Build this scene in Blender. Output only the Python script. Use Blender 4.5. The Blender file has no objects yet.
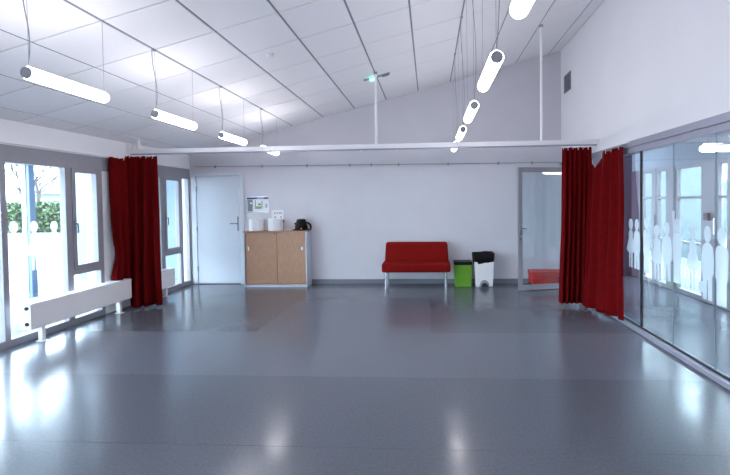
import bpy, bmesh, math, random
from mathutils import Vector, Matrix
random.seed(7)
PI = math.pi
sc = bpy.context.scene
C = sc.collection

# ------------------------------------------------------------------ camera
F_PX, CX, CY = 408.18, 405.99, 211.04
YAW, PITCH, ROLL, CAM_H = -0.0573, -0.0225, -0.0135, 1.5023
cam = bpy.data.cameras.new('camera')
cam.sensor_fit = 'HORIZONTAL'
cam.sensor_width = 36.0
cam.lens = F_PX / 730 * 36
cam.shift_x = (365 - CX) / 730
cam.shift_y = (CY - 237.5) / 730
cam.clip_start = 0.05
cam.clip_end = 500
camo = bpy.data.objects.new('camera', cam)
C.objects.link(camo)
fw = Vector((math.sin(YAW) * math.cos(PITCH), math.cos(YAW) * math.cos(PITCH), math.sin(PITCH)))
r0 = Vector((math.cos(YAW), -math.sin(YAW), 0))
u0 = r0.cross(fw)
rr = math.cos(ROLL) * r0 + math.sin(ROLL) * u0
uu = -math.sin(ROLL) * r0 + math.cos(ROLL) * u0
M3 = Matrix((rr, uu, -fw)).transposed()
camo.matrix_world = Matrix.Translation((0, 0, CAM_H)) @ M3.to_4x4()
sc.camera = camo

# ------------------------------------------------------------------ world, exposure
world = bpy.data.worlds.new('overcast_sky')
sc.world = world
world.use_nodes = True
bg = world.node_tree.nodes['Background']
bg.inputs['Color'].default_value = (0.71, 0.88, 1.0, 1)
bg.inputs['Strength'].default_value = 4.3
LAMP_STRENGTH = 4.4
LAMP_COLOR = (0.97, 0.93, 0.96)
sc.view_settings.view_transform = 'Standard'
sc.view_settings.look = 'None'
sc.view_settings.gamma = 1
sc.view_settings.use_curve_mapping = False
sc.view_settings.exposure = 2.3

# ------------------------------------------------------------------ room numbers (metres)
XL, XR, YB, YF = -4.50, 2.366, 7.469, -1.6
Z0, MS = 3.5556, 0.2491
zc = lambda x: Z0 + MS * x
YR = 5.875            # curtain beam
GX, GY = -2.5064, 3.0471
GS = 0.6 / math.sqrt(1 + MS * MS)
XC = 3.95             # far wall of the passage behind the glass

# ------------------------------------------------------------------ materials
def srgb(r, g, b):
    f = lambda c: (c / 255 / 12.92) if c / 255 <= 0.04045 else ((c / 255 + 0.055) / 1.055) ** 2.4
    return (f(r), f(g), f(b), 1)

MATS = {}
def mat(name, col, rough=0.5, metal=0.0, noise=0.0, nscale=20.0, bump=0.0, bscale=200.0, rvar=0.0, rscale=3.0, spec=0.5, sheen=0.0, coords='Object'):
    m = bpy.data.materials.new(name)
    m.use_nodes = True
    nt = m.node_tree
    p = nt.nodes['Principled BSDF']
    p.inputs['Roughness'].default_value = rough
    p.inputs['Metallic'].default_value = metal
    p.inputs['Specular IOR Level'].default_value = spec
    if sheen:
        p.inputs['Sheen Weight'].default_value = sheen
        p.inputs['Sheen Roughness'].default_value = 0.4
        p.inputs['Sheen Tint'].default_value = col
    tc = nt.nodes.new('ShaderNodeTexCoord')
    n = nt.nodes.new('ShaderNodeTexNoise')
    n.inputs['Scale'].default_value = nscale
    n.inputs['Detail'].default_value = 5
    nt.links.new(tc.outputs[coords], n.inputs['Vector'])
    r = nt.nodes.new('ShaderNodeMapRange')
    r.inputs['From Min'].default_value = 0.3
    r.inputs['From Max'].default_value = 0.7
    r.inputs['To Min'].default_value = 1 - noise
    r.inputs['To Max'].default_value = 1 + noise
    nt.links.new(n.outputs['Fac'], r.inputs['Value'])
    mx = nt.nodes.new('ShaderNodeVectorMath')
    mx.operation = 'SCALE'
    mx.inputs[0].default_value = col[:3]
    nt.links.new(r.outputs['Result'], mx.inputs['Scale'])
    nt.links.new(mx.outputs['Vector'], p.inputs['Base Color'])
    if bump:
        n2 = nt.nodes.new('ShaderNodeTexNoise')
        n2.inputs['Scale'].default_value = bscale
        n2.inputs['Detail'].default_value = 3
        nt.links.new(tc.outputs[coords], n2.inputs['Vector'])
        b = nt.nodes.new('ShaderNodeBump')
        b.inputs['Strength'].default_value = bump
        b.inputs['Distance'].default_value = 0.004
        nt.links.new(n2.outputs['Fac'], b.inputs['Height'])
        nt.links.new(b.outputs['Normal'], p.inputs['Normal'])
    if rvar:
        n3 = nt.nodes.new('ShaderNodeTexNoise')
        n3.inputs['Scale'].default_value = rscale
        n3.inputs['Detail'].default_value = 6
        nt.links.new(tc.outputs[coords], n3.inputs['Vector'])
        r3 = nt.nodes.new('ShaderNodeMapRange')
        r3.inputs['From Min'].default_value = 0.3
        r3.inputs['From Max'].default_value = 0.7
        r3.inputs['To Min'].default_value = rough - rvar
        r3.inputs['To Max'].default_value = rough + rvar
        nt.links.new(n3.outputs['Fac'], r3.inputs['Value'])
        nt.links.new(r3.outputs['Result'], p.inputs['Roughness'])
    MATS[name] = m
    return m

M_wall = mat('painted_wall', srgb(214, 212, 219), 0.75, noise=0.02, nscale=3, bump=0.25, bscale=120)
M_wallr = mat('smooth_white_wall', srgb(242, 241, 245), 0.7, noise=0.015, nscale=2)
M_tile = mat('ceiling_tile_board', srgb(240, 239, 243), 0.8, noise=0.015, nscale=120)
M_grid = mat('ceiling_grid_metal', srgb(140, 145, 160), 0.5)
M_frame = mat('grey_aluminium', srgb(150, 148, 156), 0.42, metal=0.15, noise=0.03)
M_frame_l = mat('pale_aluminium', srgb(168, 168, 184), 0.38, metal=0.3, noise=0.03)
M_dark = mat('dark_metal', srgb(48, 52, 60), 0.4, metal=0.3)
M_white = mat('white_lacquer', srgb(241, 240, 242), 0.4, noise=0.01)
M_door = mat('white_door_paint', srgb(214, 220, 230), 0.45, noise=0.01)
M_chrome = mat('brushed_steel', srgb(190, 192, 198), 0.25, metal=0.9, noise=0.04)
M_base = mat('grey_baseboard', srgb(120, 124, 136), 0.5, noise=0.03)
M_plast = mat('grey_plastic', srgb(150, 150, 158), 0.5, noise=0.02)
M_black = mat('black_plastic', srgb(3, 3, 4), 0.5, noise=0.05, spec=0.2)
M_bag = mat('black_bin_bag', srgb(6, 7, 9), 0.4, noise=0.1, spec=0.25, bump=0.8, bscale=40)
M_green = mat('green_plastic', srgb(104, 160, 46), 0.4, noise=0.03)
M_redfab = mat('red_upholstery', srgb(126, 11, 8), 0.85, noise=0.07, nscale=60, bump=0.3, bscale=400, sheen=0.05, spec=0.15)
M_redmat = mat('red_vinyl', srgb(215, 40, 22), 0.5, noise=0.04)
M_curt = mat('red_velvet', srgb(96, 3, 6), 0.9, noise=0.14, nscale=14, bump=0.3, bscale=260, sheen=0.15, spec=0.1)
M_paper = mat('white_paper', srgb(238, 238, 242), 0.85, noise=0.02, nscale=60, bump=0.2, bscale=90)
M_blue = mat('blue_print', srgb(38, 48, 110), 0.6, noise=0.02)
M_pgrey = mat('grey_print', srgb(130, 145, 148), 0.6, noise=0.08, nscale=40)
M_pgreen = mat('green_print', srgb(120, 160, 70), 0.6, noise=0.1, nscale=60)
M_terr = mat('pale_terrace_concrete', srgb(104, 108, 112), 0.85, noise=0.08, nscale=2, bump=0.2, bscale=30)
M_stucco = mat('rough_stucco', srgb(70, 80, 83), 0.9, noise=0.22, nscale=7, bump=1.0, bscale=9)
M_render = mat('exterior_render', srgb(114, 130, 144), 0.9, noise=0.03, nscale=5)
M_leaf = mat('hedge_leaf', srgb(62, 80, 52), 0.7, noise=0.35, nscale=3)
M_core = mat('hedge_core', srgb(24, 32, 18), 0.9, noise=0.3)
M_bark = mat('grey_bark', srgb(58, 54, 52), 0.9, noise=0.2, nscale=15, bump=0.6, bscale=30)
M_roof = mat('roof_tiles', srgb(92, 88, 98), 0.8, noise=0.1)
M_pcan = mat('canopy_post_paint', srgb(170, 186, 204), 0.4)
M_mauve = mat('mauve_reflection_tint', srgb(96, 82, 98), 0.6, noise=0.03)  # dark mauve stands in for the red curtain's reflection on the glass
M_call = mat('maroon_plastic', srgb(90, 30, 40), 0.4)

# beech veneer: stretched grain
def beech():
    m = mat('beech_veneer', srgb(182, 140, 112), 0.45)
    nt = m.node_tree
    p = nt.nodes['Principled BSDF']
    for l in list(p.inputs['Base Color'].links):
        nt.links.remove(l)
    tc = nt.nodes.new('ShaderNodeTexCoord')
    mp = nt.nodes.new('ShaderNodeMapping')
    mp.inputs['Scale'].default_value = (40, 40, 3)
    nt.links.new(tc.outputs['Object'], mp.inputs['Vector'])
    n = nt.nodes.new('ShaderNodeTexNoise')
    n.inputs['Scale'].default_value = 3
    n.inputs['Detail'].default_value = 6
    nt.links.new(mp.outputs['Vector'], n.inputs['Vector'])
    cr = nt.nodes.new('ShaderNodeValToRGB')
    cr.color_ramp.elements[0].position = 0.3
    cr.color_ramp.elements[0].color = srgb(170, 126, 98)
    cr.color_ramp.elements[1].position = 0.7
    cr.color_ramp.elements[1].color = srgb(192, 152, 124)
    nt.links.new(n.outputs['Fac'], cr.inputs['Fac'])
    nt.links.new(cr.outputs['Color'], p.inputs['Base Color'])
    return m
M_beech = beech()

# linoleum: marbled grey, satin varnish; one tone per batch of sheet
def lino(name, k):
    m = mat(name, srgb(*[int(c * k) for c in (93, 96, 106)]), 0.2, noise=0.10, nscale=55, rvar=0.05, rscale=2.2, spec=0.75, coords='Generated')
    nt = m.node_tree
    for n in nt.nodes:
        if n.type == 'TEX_NOISE':
            tc = nt.nodes.new('ShaderNodeNewGeometry')
            nt.links.new(tc.outputs['Position'], n.inputs['Vector'])
    p = nt.nodes['Principled BSDF']
    g = nt.nodes.new('ShaderNodeNewGeometry')
    n2 = nt.nodes.new('ShaderNodeTexNoise')
    n2.inputs['Scale'].default_value = 9
    n2.inputs['Detail'].default_value = 4
    nt.links.new(g.outputs['Position'], n2.inputs['Vector'])
    b = nt.nodes.new('ShaderNodeBump')
    b.inputs['Strength'].default_value = 0.06
    b.inputs['Distance'].default_value = 0.003
    nt.links.new(n2.outputs['Fac'], b.inputs['Height'])
    nt.links.new(b.outputs['Normal'], p.inputs['Normal'])
    return m
M_lino = [lino('linoleum_mid', 1.0), lino('linoleum_pale', 1.08), lino('linoleum_dark', 0.95)]

def glassmat(name, tint, ior=1.5, boost=1.0):
    m = bpy.data.materials.new(name)
    m.use_nodes = True
    nt = m.node_tree
    nt.nodes.remove(nt.nodes['Principled BSDF'])
    out = nt.nodes['Material Output']
    t = nt.nodes.new('ShaderNodeBsdfTransparent')
    t.inputs['Color'].default_value = tint
    g = nt.nodes.new('ShaderNodeBsdfGlossy')
    g.inputs['Roughness'].default_value = 0.0
    fr = nt.nodes.new('ShaderNodeFresnel')
    fr.inputs['IOR'].default_value = ior
    mu = nt.nodes.new('ShaderNodeMath')
    mu.operation = 'MULTIPLY'
    mu.use_clamp = True
    mu.inputs[1].default_value = boost
    mix = nt.nodes.new('ShaderNodeMixShader')
    geo = nt.nodes.new('ShaderNodeNewGeometry')     # reflect where a ray enters the pane only, no total reflection inside it
    inv = nt.nodes.new('ShaderNodeMath')
    inv.operation = 'SUBTRACT'
    inv.inputs[0].default_value = 1.0
    nt.links.new(geo.outputs['Backfacing'], inv.inputs[1])
    ent = nt.nodes.new('ShaderNodeMath')
    ent.operation = 'MULTIPLY'
    nt.links.new(fr.outputs[0], mu.inputs[0])
    nt.links.new(mu.outputs[0], ent.inputs[0])
    nt.links.new(inv.outputs[0], ent.inputs[1])
    nt.links.new(ent.outputs[0], mix.inputs['Fac'])
    nt.links.new(t.outputs[0], mix.inputs[1])
    nt.links.new(g.outputs[0], mix.inputs[2])
    nt.links.new(mix.outputs[0], out.inputs['Surface'])
    return m
M_glass = glassmat('window_glass', (0.97, 0.99, 1.0, 1), boost=1.5)
M_glassr = glassmat('partition_glass', (0.94, 0.975, 0.985, 1), boost=2.8)

def decalmat():
    m = bpy.data.materials.new('frosted_film')
    m.use_nodes = True
    nt = m.node_tree
    p = nt.nodes['Principled BSDF']
    p.inputs['Base Color'].default_value = srgb(236, 244, 250)
    p.inputs['Roughness'].default_value = 0.7
    out = nt.nodes['Material Output']
    tl = nt.nodes.new('ShaderNodeBsdfTranslucent')
    tl.inputs['Color'].default_value = srgb(240, 248, 252)
    m1 = nt.nodes.new('ShaderNodeMixShader')
    m1.inputs['Fac'].default_value = 0.5
    nt.links.new(p.outputs[0], m1.inputs[1])
    nt.links.new(tl.outputs[0], m1.inputs[2])
    t = nt.nodes.new('ShaderNodeBsdfTransparent')
    m2 = nt.nodes.new('ShaderNodeMixShader')
    m2.inputs['Fac'].default_value = 0.62
    nt.links.new(t.outputs[0], m2.inputs[1])
    nt.links.new(m1.outputs[0], m2.inputs[2])
    nt.links.new(m2.outputs[0], out.inputs['Surface'])
    return m
M_film = decalmat()

def emit(name, col, s):
    m = bpy.data.materials.new(name)
    m.use_nodes = True
    p = m.node_tree.nodes['Principled BSDF']
    p.inputs['Base Color'].default_value = (*col, 1)
    p.inputs['Emission Color'].default_value = (*col, 1)
    p.inputs['Emission Strength'].default_value = s
    return m
M_tube = emit('lit_diffuser', LAMP_COLOR, LAMP_STRENGTH)
M_led = emit('green_indicator', (0.1, 1.0, 0.55), 2.0)
M_orange = emit('orange_indicator', (1.0, 0.3, 0.08), 0.25)

# ------------------------------------------------------------------ mesh helpers (vertices in world metres)
class MB:
    def __init__(s):
        s.v, s.f = [], []
    def add(s, vs, fs):
        o = len(s.v)
        s.v += [tuple(p) for p in vs]
        s.f += [tuple(i + o for i in f) for f in fs]
        return s
    def box(s, x0, x1, y0, y1, z0, z1):
        return s.add([(x0, y0, z0), (x1, y0, z0), (x1, y1, z0), (x0, y1, z0), (x0, y0, z1), (x1, y0, z1), (x1, y1, z1), (x0, y1, z1)],
                     [(0, 3, 2, 1), (4, 5, 6, 7), (0, 1, 5, 4), (1, 2, 6, 5), (2, 3, 7, 6), (3, 0, 4, 7)])
    def hexa(s, b, t):      # two quads, bottom and top
        return s.add(list(b) + list(t), [(0, 3, 2, 1), (4, 5, 6, 7), (0, 1, 5, 4), (1, 2, 6, 5), (2, 3, 7, 6), (3, 0, 4, 7)])
    def tube(s, pts, r, n=8, caps=True):
        pts = [Vector(p) for p in pts]
        rs = r if isinstance(r, (list, tuple)) else [r] * len(pts)
        rings = []
        for i, p in enumerate(pts):
            d = (pts[min(i + 1, len(pts) - 1)] - pts[max(i - 1, 0)]).normalized()
            h = Vector((0, 0, 1)) if abs(d.z) < 0.9 else Vector((1, 0, 0))
            a = d.cross(h).normalized()
            b = d.cross(a)
            rings.append([p + rs[i] * (math.cos(2 * PI * k / n) * a + math.sin(2 * PI * k / n) * b) for k in range(n)])
        vs = [v for R in rings for v in R]
        fs = []
        for i in range(len(pts) - 1):
            for k in range(n):
                k2 = (k + 1) % n
                fs.append((i * n + k, i * n + k2, (i + 1) * n + k2, (i + 1) * n + k))
        if caps:
            fs.append(tuple(range(n))[::-1])
            fs.append(tuple((len(pts) - 1) * n + k for k in range(n)))
        return s.add(vs, fs)
    def lathe(s, prof, c, n=24, axis='z'):
        vs, fs = [], []
        for (r, h) in prof:
            for k in range(n):
                a = 2 * PI * k / n
                if axis == 'z':
                    vs.append((c[0] + r * math.cos(a), c[1] + r * math.sin(a), c[2] + h))
                elif axis == 'y':
                    vs.append((c[0] + r * math.cos(a), c[1] + h, c[2] + r * math.sin(a)))
                else:
                    vs.append((c[0] + h, c[1] + r * math.cos(a), c[2] + r * math.sin(a)))
        for i in range(len(prof) - 1):
            for k in range(n):
                k2 = (k + 1) % n
                fs.append((i * n + k, i * n + k2, (i + 1) * n + k2, (i + 1) * n + k))
        fs.append(tuple(range(n))[::-1])
        fs.append(tuple((len(prof) - 1) * n + k for k in range(n)))
        return s.add(vs, fs)
    def build(s, name, m, parent=None, bevel=0.0, seg=2, smooth=False, xf=None):
        off = parent.matrix_world.translation if parent else Vector((0, 0, 0))
        if parent:
            off = PLOC.get(parent.name, Vector((0, 0, 0)))
        vs = [(xf(*p) if xf else p) for p in s.v]
        me = bpy.data.meshes.new(name)
        me.from_pydata([tuple(Vector(p) - off) for p in vs], [], s.f)
        me.validate()
        bm = bmesh.new()
        bm.from_mesh(me)
        bmesh.ops.recalc_face_normals(bm, faces=bm.faces)
        bm.to_mesh(me)
        bm.free()
        me.materials.append(m)
        o = bpy.data.objects.new(name, me)
        C.objects.link(o)
        if parent:
            o.parent = parent
            PLOC[o.name] = off
        if bevel:
            b = o.modifiers.new('bevel', 'BEVEL')
            b.width = bevel
            b.segments = seg
            b.limit_method = 'ANGLE'
        if smooth:
            for p in me.polygons:
                p.use_smooth = True
            if not bevel:
                e = o.modifiers.new('edges', 'EDGE_SPLIT')
                e.split_angle = math.radians(40)
        return o

PLOC = {}
def B(*a):
    return MB().box(*a)
def tag(o, label=None, cat=None, group=None, kind=None):
    if label: o['label'] = label
    if cat: o['category'] = cat
    if group: o['group'] = group
    if kind: o['kind'] = kind
    return o
def thing(name, loc, label=None, cat=None, group=None, kind=None):
    o = bpy.data.objects.new(name, None)
    o.empty_display_size = 0.1
    C.objects.link(o)
    o.location = loc
    PLOC[o.name] = Vector(loc)
    return tag(o, label, cat, group, kind)
def copy_tree(root, loc):
    r = root.copy()
    C.objects.link(r)
    r.location = loc
    for ch in list(root.children):
        c = ch.copy()
        C.objects.link(c)
        c.parent = r
        for g in list(ch.children):
            d = g.copy()
            C.objects.link(d)
            d.parent = c
    return r

# ================================================================== STRUCTURE
# ---- floor: screed slab + linoleum sheets
floor = tag(B(XL - 0.25, XR, YF - 0.2, YB + 0.2, -0.2, -0.003).build('floor', mat('floor_seam', srgb(50, 53, 62), 0.6)), 'grey linoleum floor of the hall in wide glossy sheets', kind='structure')
g = 0.003
rows = [(YF, -0.6), (-0.6, 0.42), (0.42, 1.43), (1.43, 2.445), (2.445, 3.455)]
sheets = [(XL, XR, y0, y1, 0 if i != 4 else 0) for i, (y0, y1) in enumerate(rows)]
sheets += [(XL, XR, 3.455, 4.655, 1)]
sheets += [(XL, -2.05, 4.655, YB, 2), (-2.05, 0.0, 4.655, YB, 1), (0.0, XR, 4.655, YB, 0)]
for (x0, x1, y0, y1, t) in sheets:
    gy = 0.003 if y1 < 3.0 else 0.0006
    B(x0 + 0.0005, x1 - 0.0005, y0 + gy / 2, y1 - gy / 2, -0.003, 0.0).build('linoleum_sheet', M_lino[t], floor)

# ---- ceiling: grid slab + tiles
nn = Vector((MS, 0, -1)).normalized()      # downwards normal
def cpt(x, y, h):                           # h metres above the visible ceiling plane
    return Vector((x, y, zc(x))) - nn * h
def cslab(x0, x1, y0, y1, h0, h1):
    return MB().hexa([cpt(x0, y0, h0), cpt(x1, y0, h0), cpt(x1, y1, h0), cpt(x0, y1, h0)],
                     [cpt(x0, y0, h1), cpt(x1, y0, h1), cpt(x1, y1, h1), cpt(x0, y1, h1)])
ceiling = tag(cslab(XL - 0.3, XR + 0.3, YF - 0.3, YB + 0.3, 0.009, 0.25).build('ceiling', M_grid), 'sloping suspended ceiling of square white tiles', kind='structure')
xs = [GX + GS * i for i in range(-3, 9)]
xs = [XL] + xs + [XR]
ys = [GY + 0.6 * k for k in range(-7, 8)]
ys = [YF] + ys + [YB]
full = None
for i in range(len(xs) - 1):
    for j in range(len(ys) - 1):
        x0, x1, y0, y1 = xs[i], xs[i + 1], ys[j], ys[j + 1]
        isfull = 0 < i < len(xs) - 2 and 0 < j < len(ys) - 2
        gxw, gyw = 0.010, 0.0055
        if isfull and full is not None:
            o = full.copy()
            C.objects.link(o)
            o.parent = ceiling
            o.location = Vector((x0 - full['bx'], y0 - full['by'], MS * (x0 - full['bx'])))
            continue
        t = cslab(x0 + gxw, x1 - gxw, y0 + gyw, y1 - gyw, 0.0, 0.0095).build('ceiling_tile', M_tile, ceiling, bevel=0.002, seg=1)
        if isfull:
            full = t
            t['bx'], t['by'] = x0, y0
for o in ceiling.children:
    for k in ('bx', 'by'):
        if k in o:
            del o[k]

# ---- walls
wb = MB().hexa([(XL - 0.25, YB, 0), (XR + 0.15, YB, 0), (XR + 0.15, YB + 0.2, 0), (XL - 0.25, YB + 0.2, 0)],
               [(XL - 0.25, YB, zc(XL - 0.25) + .1), (XR + 0.15, YB, zc(XR + 0.15) + .1), (XR + 0.15, YB + 0.2, zc(XR + 0.15) + .1), (XL - 0.25, YB + 0.2, zc(XL - 0.25) + .1)])
tag(wb.build('wall_back', M_wall), 'pale lilac grey textured back wall under the sloping ceiling', kind='structure')
wfm = MB().hexa([(XL - 0.25, YF - 0.2, 0), (XR + 0.15, YF - 0.2, 0), (XR + 0.15, YF, 0), (XL - 0.25, YF, 0)],
                [(XL - 0.25, YF - 0.2, zc(XL - 0.25) + .1), (XR + 0.15, YF - 0.2, zc(XR + 0.15) + .1), (XR + 0.15, YF, zc(XR + 0.15) + .1), (XL - 0.25, YF, zc(XL - 0.25) + .1)])
tag(wfm.build('wall_front', M_wall), 'pale wall behind the viewer', kind='structure')
ZH = 2.17      # top of window head
wl = MB().box(XL - 0.25, XL, YF, YB, ZH, zc(XL) + 0.06)
wl.box(XL - 0.25, XL - 0.004, 5.385, 6.42, 0.0, ZH)
wl.box(XL - 0.25, XL, 7.445, YB, 0.0, ZH)
tag(wl.build('wall_left', M_wallr), 'white left wall with long glazing and a pier behind the curtain', kind='structure')
wr = MB().box(XR, XR + 0.15, YF, YB, ZH, zc(XR) + 0.1)
wr.box(XR, XR + 0.15, 7.06, YB, 0.0, ZH)
tag(wr.build('wall_right', M_wallr), 'tall white right wall above the glass partition', kind='structure')
# baseboard of the back wall
tag(B(-3.46, XR, YB - 0.012, YB, 0.0, 0.085).build('baseboard_back', M_base, bevel=0.003), 'grey baseboard along the back wall', kind='structure')

# ---- passage behind the glass partition (right)
tag(B(XR, XC + 0.2, YF - 0.2, 8.4, -0.2, -0.004).build('floor_passage', lino('linoleum_passage', 1.05)), 'glossy grey floor of the glazed passage', kind='structure')
tag(B(XR + 0.15, XC + 0.25, YF - 0.2, 8.4, 2.40, 2.6).build('ceiling_passage', M_wallr), 'low white ceiling of the glazed passage', kind='structure')
tag(B(XR + 0.15, XC + 0.25, 8.2, 8.4, 0, 2.40).build('wall_passage_end', M_mauve), 'end wall of the glazed passage, tinted mauve for the curtain reflection', kind='structure')
tag(B(XR + 0.15, XC + 0.25, YF - 0.2, YF, 0, 2.40).build('wall_passage_front', M_wall), 'pale wall closing the passage behind the viewer', kind='structure')
tag(B(XC, XC + 0.2, YF, 8.2, 2.03, 2.40).build('wall_passage', mat('grey_bulkhead', srgb(150, 158, 172), 0.6)), 'grey bulkhead over the passage doors', kind='structure')
tag(B(XC - 0.012, XC + 0.09, 7.93, 8.2, 0, 2.03).build('wall_passage_pier', M_mauve), 'far pier of the passage, tinted dark mauve for the curtain reflection', kind='structure')
wp = thing('window_3', (XC, 6, 0), 'grey framed glazed doors along the far side of the passage', kind='structure')
B(XC, XC + 0.08, YF, 8.2, 0, 0.07).build('bottom_rail', M_frame, wp)
B(XC, XC + 0.08, YF, 8.2, 1.965, 2.03).build('head_rail', M_frame, wp)
bays = []
posts = [8.2, 7.46, 7.03, 6.14, 5.60, 4.72, 4.18, 3.30, 2.76, 1.88, 1.34, 0.46, -0.08, -0.96, YF]
edges = [(7.90, 7.93), (7.36, 7.47), (6.80, 7.03), (5.88, 6.14), (5.50, 5.62), (4.94, 5.06), (4.40, 4.52), (3.54, 3.80), (2.70, 2.80), (1.82, 2.06), (1.0, 1.24), (0.1, 0.34), (-0.7, -0.5), (YF, -1.45)]
for k, (y0, y1) in enumerate(edges):
    B(XC - 0.01, XC + 0.08, y0, y1, 0, 2.03).build('post', M_frame, wp, bevel=0.004)
    if k + 1 < len(edges):
        b0, b1 = edges[k + 1][1], y0
        st = 0.045
        for (ya, yb2) in ((b0, b0 + st), (b1 - st, b1)):
            B(XC + 0.005, XC + 0.06, ya, yb2, 0.07, 1.965).build('door_stile', M_frame, wp)
        B(XC + 0.005, XC + 0.06, b0 + st, b1 - st, 1.49, 1.535).build('door_rail', M_frame, wp)
        B(XC + 0.005, XC + 0.06, b0 + st, b1 - st, 0.80, 0.83).build('door_rail', M_frame, wp)
        for (z0, z1) in ((0.07, 0.80), (0.83, 1.49), (1.535, 1.965)):
            B(XC + 0.03, XC + 0.038, b0 + st, b1 - st, z0, z1).build('pane', M_glass, wp)
for yy in (7.32, 5.84):
    B(XC - 0.05, XC - 0.035, yy - 0.012, yy + 0.012, 1.0, 1.22).build('door_handle', M_chrome, wp)

# ---- courtyard beyond the passage
tag(B(XC + 0.2, 14, -20, 30, -0.25, -0.05).build('ground_courtyard', M_terr), 'pale paved courtyard beyond the passage doors', kind='structure')
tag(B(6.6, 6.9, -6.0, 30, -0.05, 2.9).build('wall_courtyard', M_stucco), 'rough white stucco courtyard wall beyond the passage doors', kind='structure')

# ---- glazing of the left wall
ZHL = 1.985
def sash_window(w, y0, y1, rail=True):
    # opening sash above, fixed light below
    d0, d1 = XL - 0.062, XL + 0.012
    s = 0.05
    sash = MB()
    sash.box(d0, d1, y0, y0 + s, 0.70, ZHL).box(d0, d1, y1 - s, y1, 0.70, ZHL)
    sash.box(d0, d1, y0 + s, y1 - s, 0.70, 0.70 + s).box(d0, d1, y0 + s, y1 - s, ZHL - s, ZHL)
    so = sash.build('opening_sash', M_frame, w)
    B(XL - 0.03, XL - 0.018, y0 + s, y1 - s, 0.70 + s, ZHL - s).build('pane', M_glass, so)
    hz = 1.28
    h = MB().box(d1, d1 + 0.012, y0 + 0.012, y0 + 0.038, hz - 0.05, hz + 0.04)
    h.box(d1 + 0.012, d1 + 0.045, y0 + 0.017, y0 + 0.033, hz - 0.008, hz + 0.008)
    h.box(d1 + 0.035, d1 + 0.048, y0 + 0.015, y0 + 0.035, hz - 0.12, hz + 0.01)
    h.build('handle', M_chrome, so, bevel=0.003)
    B(XL - 0.08, XL, y0, y1, 0.63, 0.70).build('transom', M_frame, w)
    B(XL - 0.03, XL - 0.018, y0, y1, 0.08, 0.63).build('pane', M_glass, w)
def glazing(name, y0, y1, posts, fixed, sashes, label):
    w = thing(name, (XL, (y0 + y1) / 2, 0), label, kind='structure')
    B(XL - 0.10, XL + 0.006, y0, y1, ZHL, ZH).build('head_panel', M_frame, w, bevel=0.003)
    B(XL - 0.08, XL, y0, y1, 0.0, 0.08).build('bottom_rail', M_frame, w, bevel=0.003)
    for (p0, p1) in posts:
        B(XL - 0.08, XL, p0, p1, 0.08, ZHL).build('post', M_frame, w, bevel=0.003)
    for (p0, p1) in fixed:
        B(XL - 0.04, XL - 0.028, p0, p1, 0.08, ZHL).build('pane', M_glass, w)
    for (p0, p1) in sashes:
        sash_window(w, p0, p1)
    return w
P1, F1, S1 = [(5.325, 5.385), (4.815, 4.90)], [(4.105, 4.815)], [(4.90, 5.325)]
y = 4.105
for k in range(4):
    P1 += [(y - 0.06, y), (y - 0.06 - 0.71 - 0.07, y - 0.06 - 0.71)]
    F1 += [(y - 0.06 - 0.71, y - 0.06)]
    S1 += [(y - 0.06 - 0.71 - 0.07 - 0.43, y - 0.06 - 0.71 - 0.07)]
    y -= 0.06 + 0.71 + 0.07 + 0.43
P1 += [(YF, y)]
w1 = glazing('window_1', YF, 5.385, P1, F1, S1, 'long grey framed glazing beside the near radiator')
B(XL - 0.10, XL + 0.006, 5.385, 6.42, ZHL, ZH).build('head_panel', M_frame, w1, bevel=0.003)
w2 = glazing('window_2', 6.42, 7.445, [(6.42, 6.47), (6.61, 6.70), (7.13, 7.21), (7.405, 7.445)], [(6.47, 6.61), (7.21, 7.405)], [(6.70, 7.13)], 'grey framed window between the red curtain and the white door')

# ---- frosted figures on the glass (shared outlines, local y to the right, z up, height 1)
def ell(cy, cz, ry, rz, n=20):
    return [(cy + ry * math.cos(2 * PI * k / n), cz + rz * math.sin(2 * PI * k / n)) for k in range(n)]
def figure(kind):
    L = []
    L.append(ell(0, 0.885, 0.085, 0.115))
    if kind == 'boy':
        L.append([(-0.05, 0.77), (0.05, 0.77), (0.12, 0.72), (0.155, 0.55), (0.15, 0.38), (0.11, 0.32), (0.11, 0.0), (0.02, 0.0), (0.012, 0.27), (-0.012, 0.27), (-0.02, 0.0), (-0.11, 0.0), (-0.11, 0.32), (-0.15, 0.38), (-0.155, 0.55), (-0.12, 0.72)])
    elif kind == 'girl':
        L.append([(-0.04, 0.77), (0.04, 0.77), (0.085, 0.70), (0.08, 0.60), (0.17, 0.36), (0.12, 0.31), (0.07, 0.30), (0.065, 0.0), (0.02, 0.0), (0.015, 0.29), (-0.015, 0.29), (-0.02, 0.0), (-0.065, 0.0), (-0.07, 0.30), (-0.12, 0.31), (-0.17, 0.36), (-0.08, 0.60), (-0.085, 0.70)])
    else:
        L.append([(-0.05, 0.77), (0.05, 0.77), (0.11, 0.74), (0.13, 0.66), (0.125, 0.36), (0.10, 0.30), (0.10, 0.0), (-0.10, 0.0), (-0.10, 0.30), (-0.125, 0.36), (-0.13, 0.66), (-0.11, 0.74)])
    if kind == 'arm':
        L.append([(0.06, 0.70), (0.10, 0.70), (0.15, 1.10), (0.07, 1.12)])
    return L
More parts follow.
